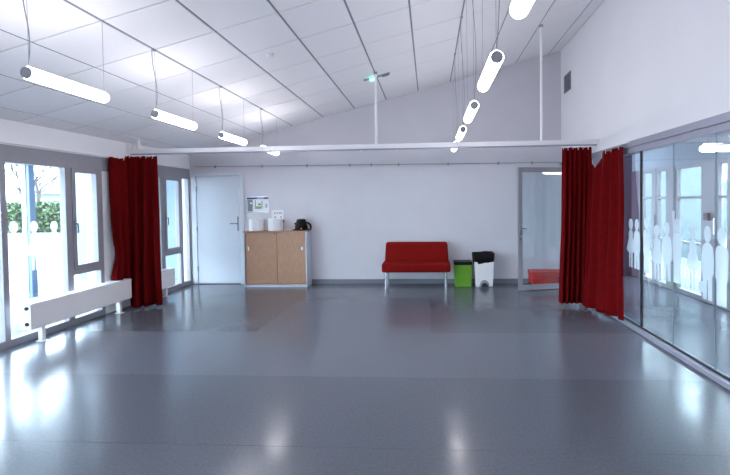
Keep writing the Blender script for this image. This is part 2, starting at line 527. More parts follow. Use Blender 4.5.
def put_figure(kind, x, yc, z0, h, parent, wid=1.0, ball=None):
    m = MB()
    for P in figure(kind):
        n = len(P)
        vs = [(x - 0.0006, yc + a * h * wid, z0 + b * h) for a, b in P] + [(x + 0.0006, yc + a * h * wid, z0 + b * h) for a, b in P]
        m.add(vs, [tuple(range(n)), tuple(range(n, 2 * n))[::-1]] + [(i, (i + 1) % n, n + (i + 1) % n, n + i) for i in range(n)])
    if ball:
        P = ell(ball[0], ball[1], ball[2], ball[2] * 1.2)
        n = len(P)
        vs = [(x - 0.0006, yc + a, z0 + b) for a, b in P] + [(x + 0.0006, yc + a, z0 + b) for a, b in P]
        m.add(vs, [tuple(range(n)), tuple(range(n, 2 * n))[::-1]] + [(i, (i + 1) % n, n + (i + 1) % n, n + i) for i in range(n)])
    return m.build('figure_decal', M_film, parent)
for (k, yc, z0, h) in (('boy', 4.19, 0.78, 0.57), ('girl', 4.42, 0.78, 0.56), ('boy', 4.67, 0.77, 0.56)):
    put_figure(k, XL - 0.025, yc, z0, h, w1)

# ---- glass partition in the right wall
wg = thing('window_4', (XR, 4, 0), 'frameless glass partition with frosted figures along the right side', kind='structure')
GTOP, Y1 = 2.035, 6.12
hr = MB().box(XR - 0.03, XR + 0.12, YF, YB, 2.10, ZH + 0.002).box(XR - 0.012, XR + 0.10, YF, 7.06, GTOP, 2.10)
hr.build('head_rail', M_frame_l, wg, bevel=0.004)
bc = MB().box(XR - 0.055, XR + 0.055, YF, Y1, 0.0, 0.048)
bc.build('base_channel', M_frame_l, wg, bevel=0.004)
B(XR - 0.012, XR + 0.012, YF, Y1, 0.048, 0.066).build('glazing_bead', M_dark, wg)
for yj in (Y1, 7.02):
    B(XR - 0.03, XR + 0.12, yj, yj + 0.045, 0, 2.10).build('jamb', M_frame_l, wg)
joints = [Y1, 5.27, 4.70, 4.10, 3.515, 2.93, 2.345, 1.76, 1.175, 0.59, 0.0, -0.6, -1.1, YF]
for k in range(len(joints) - 1):
    B(XR - 0.006, XR + 0.006, joints[k + 1] + 0.003, joints[k] - 0.003, 0.055, GTOP + 0.01).build('glass_panel', M_glassr, wg)
B(XR - 0.012, XR + 0.012, 4.69, 4.712, 0.048, GTOP).build('stile', M_dark, wg)
M_edge = mat('glass_edge', srgb(150, 170, 178), 0.2)
for yj in (5.27, 4.10, 3.515, 2.93, 2.345, 1.76):
    B(XR - 0.005, XR + 0.005, yj - 0.002, yj + 0.002, 0.066, GTOP).build('glass_edge', M_edge, wg)
DX = XR - 0.009
for (k, yc, z0, h, wd, bl) in (('girl', 4.93, 0.70, 0.57, 1.0, None), ('boy', 4.79, 0.70, 0.57, 0.85, None), ('adult', 4.58, 0.69, 0.62, 0.8, None),
                              ('girl', 4.38, 0.66, 0.57, 1.1, None), ('boy', 4.20, 0.68, 0.585, 0.95, None), ('arm', 4.03, 0.69, 0.62, 0.9, None),
                              ('girl', 3.80, 0.685, 0.575, 0.95, None), ('boy', 3.604, 0.63, 0.635, 0.8, (0.075, 0.10, 0.042)), ('adult', 3.435, 0.62, 0.64, 0.9, None),
                              ('girl', 3.22, 0.65, 0.6, 0.9, None), ('boy', 2.98, 0.65, 0.6, 0.9, None)):
    put_figure(k, DX, yc, z0, h, wg, wd, bl)

# ---- white door in the back wall
d1 = thing('door_1', (-3.95, YB, 0), 'plain white door in the back wall left of the beech cabinet', kind='structure')
fr = MB().box(-4.47, -4.375, YB - 0.03, YB, 0, 2.09).box(-3.545, -3.47, YB - 0.03, YB, 0, 2.09).box(-4.375, -3.545, YB - 0.03, YB, 2.035, 2.09)
fr.build('door_frame', M_door, d1, bevel=0.004)
B(-4.368, -3.55, YB - 0.022, YB - 0.002, 0.012, 2.028).build('leaf', M_door, d1, bevel=0.003)
B(-4.375, -3.545, YB - 0.018, YB - 0.001, 0.0, 0.012).build('threshold_gap', M_black, d1)
h = MB().box(-3.595, -3.565, YB - 0.03, YB - 0.022, 1.0, 1.27)
h.tube([(-3.58, YB - 0.022, 1.14), (-3.58, YB - 0.07, 1.14), (-3.66, YB - 0.075, 1.145), (-3.71, YB - 0.075, 1.145)], 0.011, 8)
h.build('door_handle', M_plast, d1, bevel=0.002)
for zz in (0.25, 1.0, 1.75):
    MB().tube([(-4.37, YB - 0.034, zz), (-4.37, YB - 0.034, zz + 0.09)], 0.009, 8).build('hinge', M_plast, d1)

# ---- glazed door standing open in the right wall's doorway
d2 = thing('door_2', (2.34, 7.02, 0), 'grey framed glazed door standing open before the back wall', kind='structure')
HNG, FRE = Vector((2.345, 7.02, 0)), Vector((1.458, 6.83, 0))
LW = (FRE - HNG).length
ex = (FRE - HNG).normalized()
ey = Vector((-ex.y, ex.x, 0))
if ey.y > 0: ey = -ey
dx = lambda s, t, z: tuple(HNG + ex * s + ey * t + Vector((0, 0, z)))
lf = MB()
lf.box(0, 0.07, -0.02, 0.02, 0.012, 2.045).box(LW - 0.07, LW, -0.02, 0.02, 0.012, 2.045)
lf.box(0.07, LW - 0.07, -0.02, 0.02, 1.965, 2.045).box(0.07, LW - 0.07, -0.02, 0.02, 0.012, 0.095)
lf.build('leaf_frame', M_frame, d2, xf=dx, bevel=0.003)
B(0.07, LW - 0.07, -0.004, 0.004, 0.095, 1.965).build('pane', glassmat('door_glass', (0.90, 0.95, 0.97, 1), boost=2.4), d2, xf=dx)
h = MB().box(LW - 0.05, LW - 0.025, 0.02, 0.028, 0.93, 1.09)
h.box(LW - 0.045, LW - 0.03, 0.028, 0.06, 1.03, 1.045).box(LW - 0.13, LW - 0.03, 0.05, 0.062, 1.03, 1.045)
h.build('door_handle', M_chrome, d2, xf=dx, bevel=0.002)
B(LW - 0.046, LW - 0.03, 0.02, 0.03, 0.85, 0.89).build('lock_cylinder', M_chrome, d2, xf=dx)

# ---- vent in the upper right wall
v = thing('wall_vent', (XR, 7.1, 3.34), 'small grey two leaf louvre vent high on the right wall', 'vent')
B(XR - 0.014, XR, 6.94, 7.26, 3.335, 3.635).build('vent_frame', M_plast, v, bevel=0.003)
for (y0, y1) in ((6.955, 7.085), (7.115, 7.245)):
    p = B(XR - 0.017, XR - 0.012, y0, y1, 3.35, 3.62).build('louvre_panel', M_base, v)
    for k in range(6):
        z = 3.365 + k * 0.042
        MB().hexa([(XR - 0.017, y0, z), (XR - 0.03, y0, z - 0.008), (XR - 0.03, y1, z - 0.008), (XR - 0.017, y1, z)],
                  [(XR - 0.017, y0, z + 0.006), (XR - 0.03, y0, z - 0.002), (XR - 0.03, y1, z - 0.002), (XR - 0.017, y1, z + 0.006)]).build('slat', M_base, p)

# ================================================================== BEAM, TRACKS
bt = 2.338
bm_ = thing('curtain_beam', (XL, YR, 2.26), 'white curtain beam spanning the hall, hung from the ceiling by poles', 'beam')
B(-4.44, XR, YR - 0.03, YR + 0.03, bt - 0.065, bt).build('beam', M_white, bm_, bevel=0.004)
B(-4.44, XR - 0.02, YR - 0.012, YR + 0.012, bt - 0.085, bt - 0.065).build('track', M_frame_l, bm_)
for xp in (-0.75, 1.592):
    MB().tube([(xp, YR, bt), (xp, YR, zc(xp) + 0.004)], 0.019, 12).build('pole', M_white, bm_, smooth=True)
    MB().tube([(xp, YR, zc(xp) - 0.03), (xp, YR, zc(xp) + 0.01)], 0.028, 12).build('ceiling_flange', M_plast, bm_)
B(-4.35, -4.305, YR - 0.02, YR + 0.02, bt, zc(-4.33)).build('short_post', M_white, bm_, bevel=0.003)
B(XL, XL + 0.05, YR - 0.025, YR + 0.025, 2.20, zc(XL) - 0.015).build('wall_bracket', M_white, bm_, bevel=0.003)
MB().hexa([(XL + 0.05, YR - 0.012, 2.28), (XL + 0.075, YR - 0.012, 2.28), (XL + 0.075, YR + 0.012, 2.28), (XL + 0.05, YR + 0.012, 2.28)],
          [(XL + 0.10, YR - 0.012, 2.44), (XL + 0.13, YR - 0.012, 2.44), (XL + 0.13, YR + 0.012, 2.44), (XL + 0.10, YR + 0.012, 2.44)]).build('brace', M_white, bm_)
for xx in (-2.6, -0.98, -0.45, 0.75):
    MB().tube([(xx, YR, bt - 0.085), (xx, YR, bt - 0.10)], 0.008, 6).build('glider', M_white, bm_)
tl = MB().box(XL, XL + 0.035, YF + 0.1, 7.4, 2.183, 2.205).build('curtain_track', M_white, bevel=0.003)
tag(tl, 'thin white curtain track running above the left windows', 'track')
tr = MB().box(XR - 0.055, XR - 0.03, 4.9, 6.6, 2.155, 2.175).build('curtain_track', M_white, bevel=0.003)
tag(tr, 'short white curtain track over the glass partition corner', 'track')
pr = thing('hanging_rail', (-1, YB, 2.19), 'thin wire hanging rail with small clips high on the back wall', 'rail')
MB().tube([(-4.4, YB - 0.02, 2.215), (XR - 0.02, YB - 0.02, 2.17)], 0.006, 6).build('wire', M_plast, pr)
for xx in (-4.0, -3.1, -2.25, -1.45, -1.05, -0.55, 0.35, 1.25, 1.85):
    zz = 2.215 - 0.045 * (xx + 4.4) / 6.75
    B(xx - 0.012, xx + 0.012, YB - 0.028, YB, zz - 0.03, zz + 0.02).build('clip', M_plast, pr)

# ================================================================== CURTAINS
def resample(path, n):
    P = [Vector(p) for p in path]
    L = [0]
    for a, b in zip(P, P[1:]):
        L.append(L[-1] + (b - a).length)
    out = []
    for i in range(n):
        t = i / (n - 1) * L[-1]
        k = 0
        while k < len(L) - 2 and L[k + 1] < t:
            k += 1
        f = (t - L[k]) / (L[k + 1] - L[k])
        out.append(P[k].lerp(P[k + 1], f))
    return out
def curtain(name, ptop, pbot, topz, botz, folds, amp, label, seed, hooks, sway=None):
    rnd = random.Random(seed)
    NU, NV = folds * 14, 44
    T, Bt = resample(ptop, NU), resample(pbot, NU)
    ph = [rnd.uniform(-0.8, 0.8) for _ in range(folds + 2)]
    am = [rnd.uniform(0.55, 1.25) for _ in range(folds + 2)]
    base = Vector((T[NU // 2].x, T[NU // 2].y, 0.02))
    root = thing(name, base, label, 'curtain')
    vs, fs = [], []
    for j in range(NV):
        f = j / (NV - 1)
        for i in range(NU):
            t = i / (NU - 1)
            p = T[i].lerp(Bt[i], f ** 1.3)
            i0, i1 = max(i - 3, 0), min(i + 3, NU - 1)
            d = (T[i1].lerp(Bt[i1], f) - T[i0].lerp(Bt[i0], f)).normalized()
            n = Vector((-d.y, d.x))
            x = t * folds
            k = int(x)
            w = x - k
            phs = ph[k] * (1 - w) + ph[k + 1] * w
            sw = sway(t, f) if sway else 0.0
            a = am[k] * (1 - w) + am[k + 1] * w
            ff = math.sin(2 * PI * x + phs * (0.3 + 1.6 * f * f))
            ff2 = 0.3 * math.sin(4 * PI * x + 2.0 * phs + 3 * f)
            A = amp * a * (0.45 + 0.75 * f)
            wob = 0.006 * math.sin(9 * f + 5 * t)
            q = p + n * (A * (ff + ff2) + wob) + d * sw + d * (0.35 * A * math.cos(2 * PI * x + phs))
            zt, zb = topz(t), botz(t)
            zt -= 0.012 * (0.5 + 0.5 * math.sin(2 * PI * x * 1.5 + 1))
            vs.append((q.x, q.y, zt + (zb - zt) * f))
    for j in range(NV - 1):
        for i in range(NU - 1):
            fs.append((j * NU + i, j * NU + i + 1, (j + 1) * NU + i + 1, (j + 1) * NU + i))
    o = MB().add(vs, fs).build('fabric', M_curt, root, smooth=False)
    for p in o.data.polygons:
        p.use_smooth = True
    s = o.modifiers.new('thickness', 'SOLIDIFY')
    s.thickness = 0.004
    for k in range(hooks):
        t = (k + 0.5) / hooks
        i = int(t * (NU - 1))
        x, yv, z = vs[i]
        ty = T[i]
        zt = 2.25 if ptop[0][2:] == () and name else 2.25
        MB().tube([(x, yv, z - 0.03), (x, yv, z + 0.012), ((x + ty.x) / 2, (yv + ty.y) / 2, z + 0.035)], 0.004, 6).build('hook', M_white, root)
    return root

def lz(t):
    return 0.464 if t < 0.36 else (0.464 + (0.03 - 0.464) * min(1, (t - 0.36) / 0.03))
curtain('curtain', [(-4.42, 5.43), (-4.43, 5.74), (-4.34, 5.84), (-4.03, 5.87)],
        [(-4.36, 5.36), (-4.345, 5.625), (-4.25, 5.70), (-4.19, 5.74), (-3.99, 5.82)],
        lambda t: 2.235 if t > 0.4 else 2.19, lz, 5, 0.056, 'dark red velvet curtain bunched at the left end of the white beam', 3, 7,
        lambda t, f: 0.09 * math.exp(-((f - 0.80) / 0.14) ** 2) * max(0, 1 - t / 0.4))
curtain('curtain', [(1.87, YR), (2.27, YR)], [(1.815, YR - 0.01), (2.23, YR - 0.03)],
        lambda t: 2.238, lambda t: 0.045, 6, 0.042, 'dark red curtain hanging from the right end of the white beam', 5, 6)
curtain('curtain', [(2.20, 5.80), (2.27, 5.62), (2.31, 4.99)], [(2.12, 5.76), (2.18, 5.50), (2.235, 4.80)],
        lambda t: (2.13 if t > 0.33 else 1.92 + 0.20 * abs(t / 0.33 * 2 - 1)), lambda t: 0.03 + 0.075 * t, 4, 0.052, 'brighter red curtain gathered along the glass partition beside the open glazed door', 8, 5)

# ================================================================== PENDANT LAMPS
ZL = 2.342
def lamp(xl, label):
    root = thing('pendant_lamp', (xl, 2.447, ZL), label, 'lamp', 'tubular pendant lamps in two rows')
    r = 0.042
    y0, y1 = 2.436, 3.075
    prof = [(r * 0.90, 0.0), (r, 0.004), (r, y1 - y0 - r)]
    prof += [(r * math.cos(a), y1 - y0 - r + r * math.sin(a)) for a in [PI / 2 * k / 6 for k in range(1, 6)]] + [(0.004, y1 - y0)]
    MB().lathe(prof, (xl, y0, ZL), 24, 'y').build('diffuser_tube', M_tube, root, smooth=True)
    MB().lathe([(0.035, -0.010), (0.037, -0.006), (0.037, 0.002)], (xl, y0, ZL), 24, 'y').build('end_cap', M_plast, root)
    zt = zc(xl)
    H = zt - ZL
    pts = []
    for k in range(13):
        f = k / 12
        pts.append((xl + 0.022 * math.sin(PI * 1.6 * f) * (1 - 0.3 * f), 2.445 - 0.01 * f, ZL + r - 0.004 + (H - r) * f))
    MB().tube(pts, 0.003, 6).build('power_cable', M_plast, root)
    MB().tube([(xl, 2.452, ZL + r - 0.004), (xl, 2.452, zt)], 0.0015, 5).build('wire', M_plast, root)
    MB().tube([(xl, 3.047, ZL + r - 0.004), (xl, 3.047, zt)], 0.0015, 5).build('wire', M_plast, root)
    MB().tube([(xl, 2.449, zt - 0.012), (xl, 2.449, zt + 0.006)], 0.014, 10).build('ceiling_anchor', M_plast, root)
    return root
LX, RX = GX, GX + 5 * GS
nm = {2.447: 'nearest in view', 3.647: 'second in view', 4.847: 'third in view', 6.047: 'farthest, partly hidden by the beam', 1.247: 'out of view just before the first', 0.047: 'out of view beside the viewer'}
nr = {1.247: 'cut off by the top of the photo', 2.447: 'second along the row, grey end cap largest', 3.647: 'third along the row', 4.847: 'fourth along the row', 6.047: 'farthest of the row, below the beam', 0.047: 'out of view beside the viewer'}
for X, names, side in ((LX, nm, 'left'), (RX, nr, 'right')):
    proto = lamp(X, 'lit white tube lamp of the %s row, %s' % (side, names[2.447]))
    for yy in (0.047, 1.247, 3.647, 4.847, 6.047):
        o = copy_tree(proto, (X, yy, ZL))
        o['label'] = 'lit white tube lamp of the %s row, %s' % (side, names[yy])

# ---- lamp in the passage
pl = thing('tube_lamp', (3.45, 5.2, 2.10), 'lit white tube lamp hanging in the passage behind the glass', 'lamp')
MB().tube([(3.32, 5.2, 2.10), (3.34, 5.2, 2.10), (3.84, 5.2, 2.10), (3.86, 5.2, 2.10)], [0.03, 0.038, 0.038, 0.03], 18).build('diffuser_tube', M_tube, pl, smooth=True)
for xx in (3.40, 3.80):
    MB().tube([(xx, 5.2, 2.13), (xx, 5.2, 2.40)], 0.003, 6).build('wire', M_base, pl)

# ---- emergency light and detector on the ceiling
e = thing('emergency_light', (-0.76, 6.05, 3.36), 'small emergency light with a green glow on the ceiling by the middle pole', 'light')
ye = 6.06
def con(x0, x1, y0, y1, h0, h1):
    return cslab(x0, x1, y0, y1, h0, h1)
con(-0.95, -0.56, ye - 0.03, ye + 0.03, -0.014, 0.0).build('housing', M_plast, e)
con(-0.86, -0.79, ye - 0.034, ye + 0.02, -0.04, -0.014).build('green_diffuser', M_led, e)
con(-0.68, -0.58, ye - 0.034, ye + 0.02, -0.03, -0.014).build('lamp_head', M_base, e)
sm = MB().lathe([(0.045, 0), (0.045, 0.02), (0.03, 0.035)], (0, 0, 0), 16)
sd = sm.build('smoke_detector', M_white, xf=lambda x, y, z: tuple(cpt(-1.72, 4.40, 0) + Vector((x, y, MS * x - z))))
tag(sd, 'small white round detector on the ceiling above the left lamps', 'detector')

# ================================================================== RADIATORS
def radiator(y0, y1, z0, z1, label, feet):
    x0, x1 = -4.425, -4.285
    root = thing('radiator', (-4.36, (y0 + y1) / 2, 0), label, 'radiator')
    B(x0, x1, y0 + 0.012, y1 - 0.012, z0 + 0.005, z1 - 0.012).build('body', M_white, root)
    B(x1 - 0.006, x1 + 0.004, y0, y1, z0, z1 - 0.004).build('front_panel', M_white, root, bevel=0.005)
    for (ya, yb2) in ((y0, y0 + 0.012), (y1 - 0.012, y1)):
        B(x0, x1 - 0.004, ya, yb2, z0, z1).build('end_panel', M_white, root, bevel=0.003)
    B(x0, x1 + 0.002, y0 + 0.004, y1 - 0.004, z1 - 0.012, z1 - 0.002).build('top_grille', M_plast, root)
    n = int((y1 - y0) / 0.05)
    for k in range(n):
        yy = y0 + 0.03 + k * (y1 - y0 - 0.06) / max(1, n - 1)
        B(x0, x1 + 0.002, yy - 0.017, yy + 0.017, z1 - 0.003, z1).build('grille_slat', M_white, root)
    for yy in feet:
        f = MB().box(-4.375, -4.325, yy - 0.02, yy + 0.02, 0.006, z0 + 0.02).box(-4.395, -4.29, yy - 0.03, yy + 0.03, 0.0, 0.008)
        f.build('foot', M_white, root, bevel=0.002)
    return root
ra = radiator(4.115, 5.60, 0.178, 0.458, 'long low white radiator under the near left windows', (4.30, 5.44))
for zz in (0.24, 0.41):
    MB().lathe([(0.02, 0), (0.02, -0.012), (0.010, -0.02)], (-4.325, 4.115, zz), 12, 'y').build('valve_plug', M_dark, ra)
MB().tube([(-4.31, 5.60, 0.43), (-4.31, 5.625, 0.43)], 0.014, 10).build('valve_head', M_white, ra)
radiator(5.80, 6.60, 0.155, 0.44, 'shorter low white radiator partly behind the left red curtain', (5.95, 6.44))

# ================================================================== CABINET AND WHAT STANDS ON IT
cx0, cx1, cy0, cy1, cz = -3.36, -2.20, 7.17, YB - 0.015, 1.012
cb = thing('sliding_door_cabinet', ((cx0 + cx1) / 2, (cy0 + cy1) / 2, 0), 'low beech cabinet with two sliding doors and grey sides against the back wall', 'cabinet')
M_cside = mat('pale_grey_laminate', srgb(206, 212, 224), 0.4)
for (a, b2) in ((cx0, cx0 + 0.022), (cx1 - 0.022, cx1)):
    B(a, b2, cy0, cy1, 0, cz - 0.022).build('side_panel', M_cside, cb, bevel=0.002)
B(cx0 + 0.022, cx1 - 0.022, cy0 + 0.01, cy1, 0.0, 0.045).build('plinth', M_cside, cb)
B(cx0 + 0.022, cx1 - 0.022, cy1 - 0.01, cy1, 0.045, cz - 0.022).build('back_panel', M_beech, cb)
B(cx0 - 0.006, cx1 + 0.006, cy0 - 0.008, cy1, cz - 0.022, cz).build('top_panel', M_beech, cb, bevel=0.002)
mid = -2.735
for (a, b2, yy, hx) in ((cx0 + 0.03, mid + 0.008, cy0 + 0.018, cx0 + 0.085), (mid - 0.012, cx1 - 0.026, cy0 + 0.002, cx1 - 0.085)):
    d = B(a, b2, yy, yy + 0.014, 0.05, cz - 0.026).build('sliding_door', M_beech, cb, bevel=0.0015)
    B(hx - 0.013, hx + 0.013, yy - 0.003, yy + 0.003, 0.66, 0.73).build('recessed_pull', M_chrome, d, bevel=0.002)
B(mid - 0.012, mid - 0.002, cy0, cy0 + 0.02, 0.05, cz - 0.026).build('door_edge', mat('dark_beech_edge', srgb(140, 96, 72), 0.5), cb)
MB().lathe([(0.013, 0), (0.013, -0.012), (0.006, -0.014)], (mid - 0.05, cy0 + 0.018, 0.955), 12, 'y').build('lock', M_chrome, cb)

def towel_roll(x, lab):
    r = thing('paper_towel_roll', (x, 7.318, cz), lab, 'paper roll', 'paper rolls on the cabinet')
    R = 0.13
    MB().lathe([(R - 0.006, 0.0), (R, 0.006), (R, 0.212), (R - 0.006, 0.218), (0.04, 0.218), (0.034, 0.21), (0.034, 0.15)], (x, 7.318, cz), 36).build('paper', M_paper, r, smooth=True)
    MB().lathe([(0.034, 0.12), (0.034, 0.219), (0.028, 0.219), (0.028, 0.15)], (x, 7.318, cz), 20).build('core', mat('cardboard', srgb(170, 150, 128), 0.8), r)
    return r
towel_roll(-3.165, 'white paper roll standing at the left end of the cabinet')
towel_roll(-2.815, 'white paper roll standing at the middle of the cabinet')

kx, ky = -2.335, 7.315
k = thing('kettle', (kx, ky, cz), 'squat black electric kettle with a side handle on the cabinet', 'kettle')
MB().lathe([(0.15, 0.0), (0.155, 0.006), (0.145, 0.02), (0.06, 0.026)], (kx, ky, cz), 28).build('power_base', M_black, k, smooth=True)
MB().lathe([(0.112, 0.024), (0.116, 0.05), (0.108, 0.09), (0.092, 0.14), (0.084, 0.165)], (kx, ky, cz), 28).build('body', M_black, k, smooth=True)
MB().lathe([(0.084, 0.165), (0.083, 0.19), (0.06, 0.204), (0.02, 0.207)], (kx, ky, cz), 28).build('lid', M_black, k, smooth=True)
MB().tube([(kx + 0.07, ky, cz + 0.145), (kx + 0.12, ky, cz + 0.135), (kx + 0.165, ky, cz + 0.10), (kx + 0.18, ky, cz + 0.055), (kx + 0.17, ky, cz + 0.012)], [0.012, 0.016, 0.018, 0.016, 0.012], 10).build('handle', M_black, k, smooth=True)
MB().hexa([(kx - 0.10, ky - 0.03, cz + 0.10), (kx - 0.08, ky - 0.03, cz + 0.10), (kx - 0.08, ky + 0.03, cz + 0.10), (kx - 0.10, ky + 0.03, cz + 0.10)],
          [(kx - 0.135, ky - 0.012, cz + 0.115), (kx - 0.07, ky - 0.03, cz + 0.16), (kx - 0.07, ky + 0.03, cz + 0.16), (kx - 0.135, ky + 0.012, cz + 0.115)]).build('spout', M_black, k)
MB().lathe([(0.009, 0), (0.008, -0.008), (0.003, -0.01)], (kx + 0.035, ky - 0.114, cz + 0.035), 10, 'y').build('indicator', M_orange, k)
sa = MB().lathe([(0.05, 0.0), (0.075, 0.012), (0.08, 0.016), (0.07, 0.014), (0.02, 0.006)], (-2.565, 7.25, cz), 24).build('saucer', M_paper, smooth=True)
tag(sa, 'small white saucer beside the black kettle on the cabinet', 'saucer')

# ---- papers on the back wall
po = thing('evacuation_plan', (-3.2, YB, 1.345), 'framed plan with a blue title bar on the back wall above the paper rolls', 'sign')
B(-3.412, -2.99, YB - 0.014, YB, 1.34, 1.635).build('frame', M_chrome, po, bevel=0.002)
B(-3.402, -3.0, YB - 0.0155, YB - 0.013, 1.35, 1.625).build('sheet', M_paper, po)
B(-3.402, -3.0, YB - 0.017, YB - 0.015, 1.592, 1.625).build('title_bar', M_blue, po)
B(-3.21, -3.08, YB - 0.0175, YB - 0.0165, 1.603, 1.613).build('title_text', M_paper, po)
B(-3.395, -3.295, YB - 0.017, YB - 0.015, 1.36, 1.585).build('grey_panel', M_pgrey, po)
B(-3.345, -3.30, YB - 0.0175, YB - 0.0165, 1.50, 1.53).build('note_block', M_paper, po)
pn = MB().box(-3.25, -3.235, YB - 0.017, YB - 0.015, 1.41, 1.57).box(-3.125, -3.11, YB - 0.017, YB - 0.015, 1.43, 1.56).box(-3.235, -3.125, YB - 0.017, YB - 0.015, 1.41, 1.425)
pn.build('plan_outline', M_pgrey, po)
B(-3.23, -3.13, YB - 0.017, YB - 0.015, 1.43, 1.455).build('plan_area', M_pgreen, po)
B(-3.19, -3.14, YB - 0.017, YB - 0.015, 1.475, 1.51).build('plan_area', M_pgreen, po)
B(-3.05, -3.03, YB - 0.017, YB - 0.015, 1.43, 1.50).build('legend', M_pgrey, po)
nt_ = thing('notice_sheet', (-2.82, YB, 1.17), 'small white notice with a few dark marks right of the plan', 'notice')
B(-2.945, -2.72, YB - 0.004, YB, 1.165, 1.385).build('sheet', M_paper, nt_)
for xx in (-2.88, -2.835, -2.79, -2.76):
    B(xx - 0.012, xx + 0.012, YB - 0.006, YB - 0.003, 1.315, 1.335).build('printed_mark', M_base, nt_)
for xx in (-2.875, -2.765):
    B(xx - 0.009, xx + 0.009, YB - 0.006, YB - 0.003, 1.235, 1.265).build('printed_mark', M_base, nt_)
sw = thing('wall_socket', (-2.72, YB, 1.15), 'tiny dark socket on the wall under the notice corner', 'socket')
B(-2.745, -2.70, YB - 0.012, YB, 1.15, 1.19).build('plate', M_plast, sw, bevel=0.002)
B(-2.735, -2.71, YB - 0.016, YB - 0.01, 1.158, 1.182).build('rocker', M_dark, sw, bevel=0.002)

# ================================================================== RED BENCH SEAT
so = thing('red_sofa', (-0.24, 7.15, 0), 'small red upholstered two seat bench with slim steel legs', 'sofa')
def soft(x0, x1, y0, y1, z0, z1, name, bev, tilt=0.0, taper=0.0):
    m = MB().hexa([(x0, y0, z0), (x1, y0, z0), (x1, y1, z0), (x0, y1, z0)],
                  [(x0 + taper, y0 + tilt, z1), (x1 - taper, y0 + tilt, z1), (x1 - taper, y1 + tilt, z1), (x0 + taper, y1 + tilt, z1)])
    o = m.build(name, M_redfab, so, bevel=bev, seg=5)
    for p in o.data.polygons:
        p.use_smooth = True
    return o
soft(-0.828, 0.348, 6.90, 7.36, 0.298, 0.452, 'seat', 0.032)
soft(-0.805, 0.332, 7.17, 7.29, 0.42, 0.785, 'backrest', 0.045, 0.06, 0.02)
for (xx, dx_) in ((-0.755, -0.012), (0.265, 0.012)):
    for yy in (7.0, 7.30):
        MB().tube([(xx, yy, 0.33), (xx + dx_, yy, 0.0)], 0.021, 12).build('leg', M_chrome, so, smooth=True)
B(-0.74, 0.25, 7.0, 7.31, 0.284, 0.30).build('under_frame', M_dark, so)

# ================================================================== BINS
def rect_ring(cx, cy, hx, hy, z):
    return [(cx - hx, cy - hy, z), (cx + hx, cy - hy, z), (cx + hx, cy + hy, z), (cx - hx, cy + hy, z)]
gb = thing('green_bin', (0.577, 7.26, 0), 'small bright green bin with a black bag rim beside the red bench', 'bin')
MB().hexa(rect_ring(0.577, 7.26, 0.142, 0.115, 0.0), rect_ring(0.577, 7.26, 0.152, 0.125, 0.395)).build('body', M_green, gb, bevel=0.012, seg=3)
MB().hexa(rect_ring(0.577, 7.26, 0.157, 0.13, 0.385), rect_ring(0.577, 7.26, 0.16, 0.133, 0.445)).build('bag_rim', M_bag, gb, bevel=0.01)
wbn = thing('pedal_bin', (0.935, 7.25, 0), 'taller white pedal bin with a black bag folded over its rim', 'bin')
wx, wy = 0.938, 7.25
MB().hexa(rect_ring(wx, wy, 0.145, 0.125, 0.0), rect_ring(wx, wy, 0.172, 0.145, 0.45)).build('body', M_white, wbn, bevel=0.02, seg=3)
bag = MB()
N = 40
ringv = []
rnd = random.Random(4)
for (z, s) in ((0.425, 1.03), (0.50, 1.08), (0.575, 1.13), (0.59, 1.08), (0.55, 0.98)):
    ring = []
    for i in range(N):
        a = 2 * PI * i / N
        ca, sa_ = math.cos(a), math.sin(a)
        mxx = max(abs(ca), abs(sa_)) ** 0.75
        rx, ry = 0.172 * s / mxx, 0.145 * s / mxx
        jit = 1 + rnd.uniform(-0.025, 0.025)
        zz = z + rnd.uniform(-0.008, 0.008) + (0.028 * math.cos(a) if z < 0.45 else 0)
        ring.append((wx + rx * ca * jit, wy + ry * sa_ * jit, zz))
    ringv.append(ring)
vs = [p for R_ in ringv for p in R_]
fs = [(j * N + i, j * N + (i + 1) % N, (j + 1) * N + (i + 1) % N, (j + 1) * N + i) for j in range(4) for i in range(N)]
fs.append(tuple(4 * N + i for i in range(N)))
bag.add(vs, fs).build('bag', M_bag, wbn, smooth=True)
# pedal recess: arch and pedal
yf = wy - 0.125
A = [(wx - 0.09 + 0.0, yf - 0.012, 0.0)]
pts = [(wx + 0.085 * math.cos(PI - PI * k / 12), 0.02 + 0.11 * math.sin(PI * k / 12)) for k in range(13)]
m = MB()
outl = [(wx - 0.085, 0.002)] + pts + [(wx + 0.085, 0.002)]
n = len(outl)
m.add([(x, yf - 0.012, z) for x, z in outl] + [(x, yf + 0.02, z) for x, z in outl], [tuple(range(n)), tuple(range(n, 2 * n))] + [(i, (i + 1) % n, n + (i + 1) % n, n + i) for i in range(n)])
m.build('pedal_recess', M_plast, wbn)
m = MB()
outl = [(wx - 0.055, 0.012)] + [(wx + 0.055 * math.cos(PI - PI * k / 10), 0.03 + 0.055 * math.sin(PI * k / 10)) for k in range(11)] + [(wx + 0.055, 0.012)]
n = len(outl)
m.add([(x, yf - 0.035, z) for x, z in outl] + [(x, yf - 0.01, z) for x, z in outl], [tuple(range(n)), tuple(range(n, 2 * n))] + [(i, (i + 1) % n, n + (i + 1) % n, n + i) for i in range(n)])
m.build('pedal', M_dark, wbn)

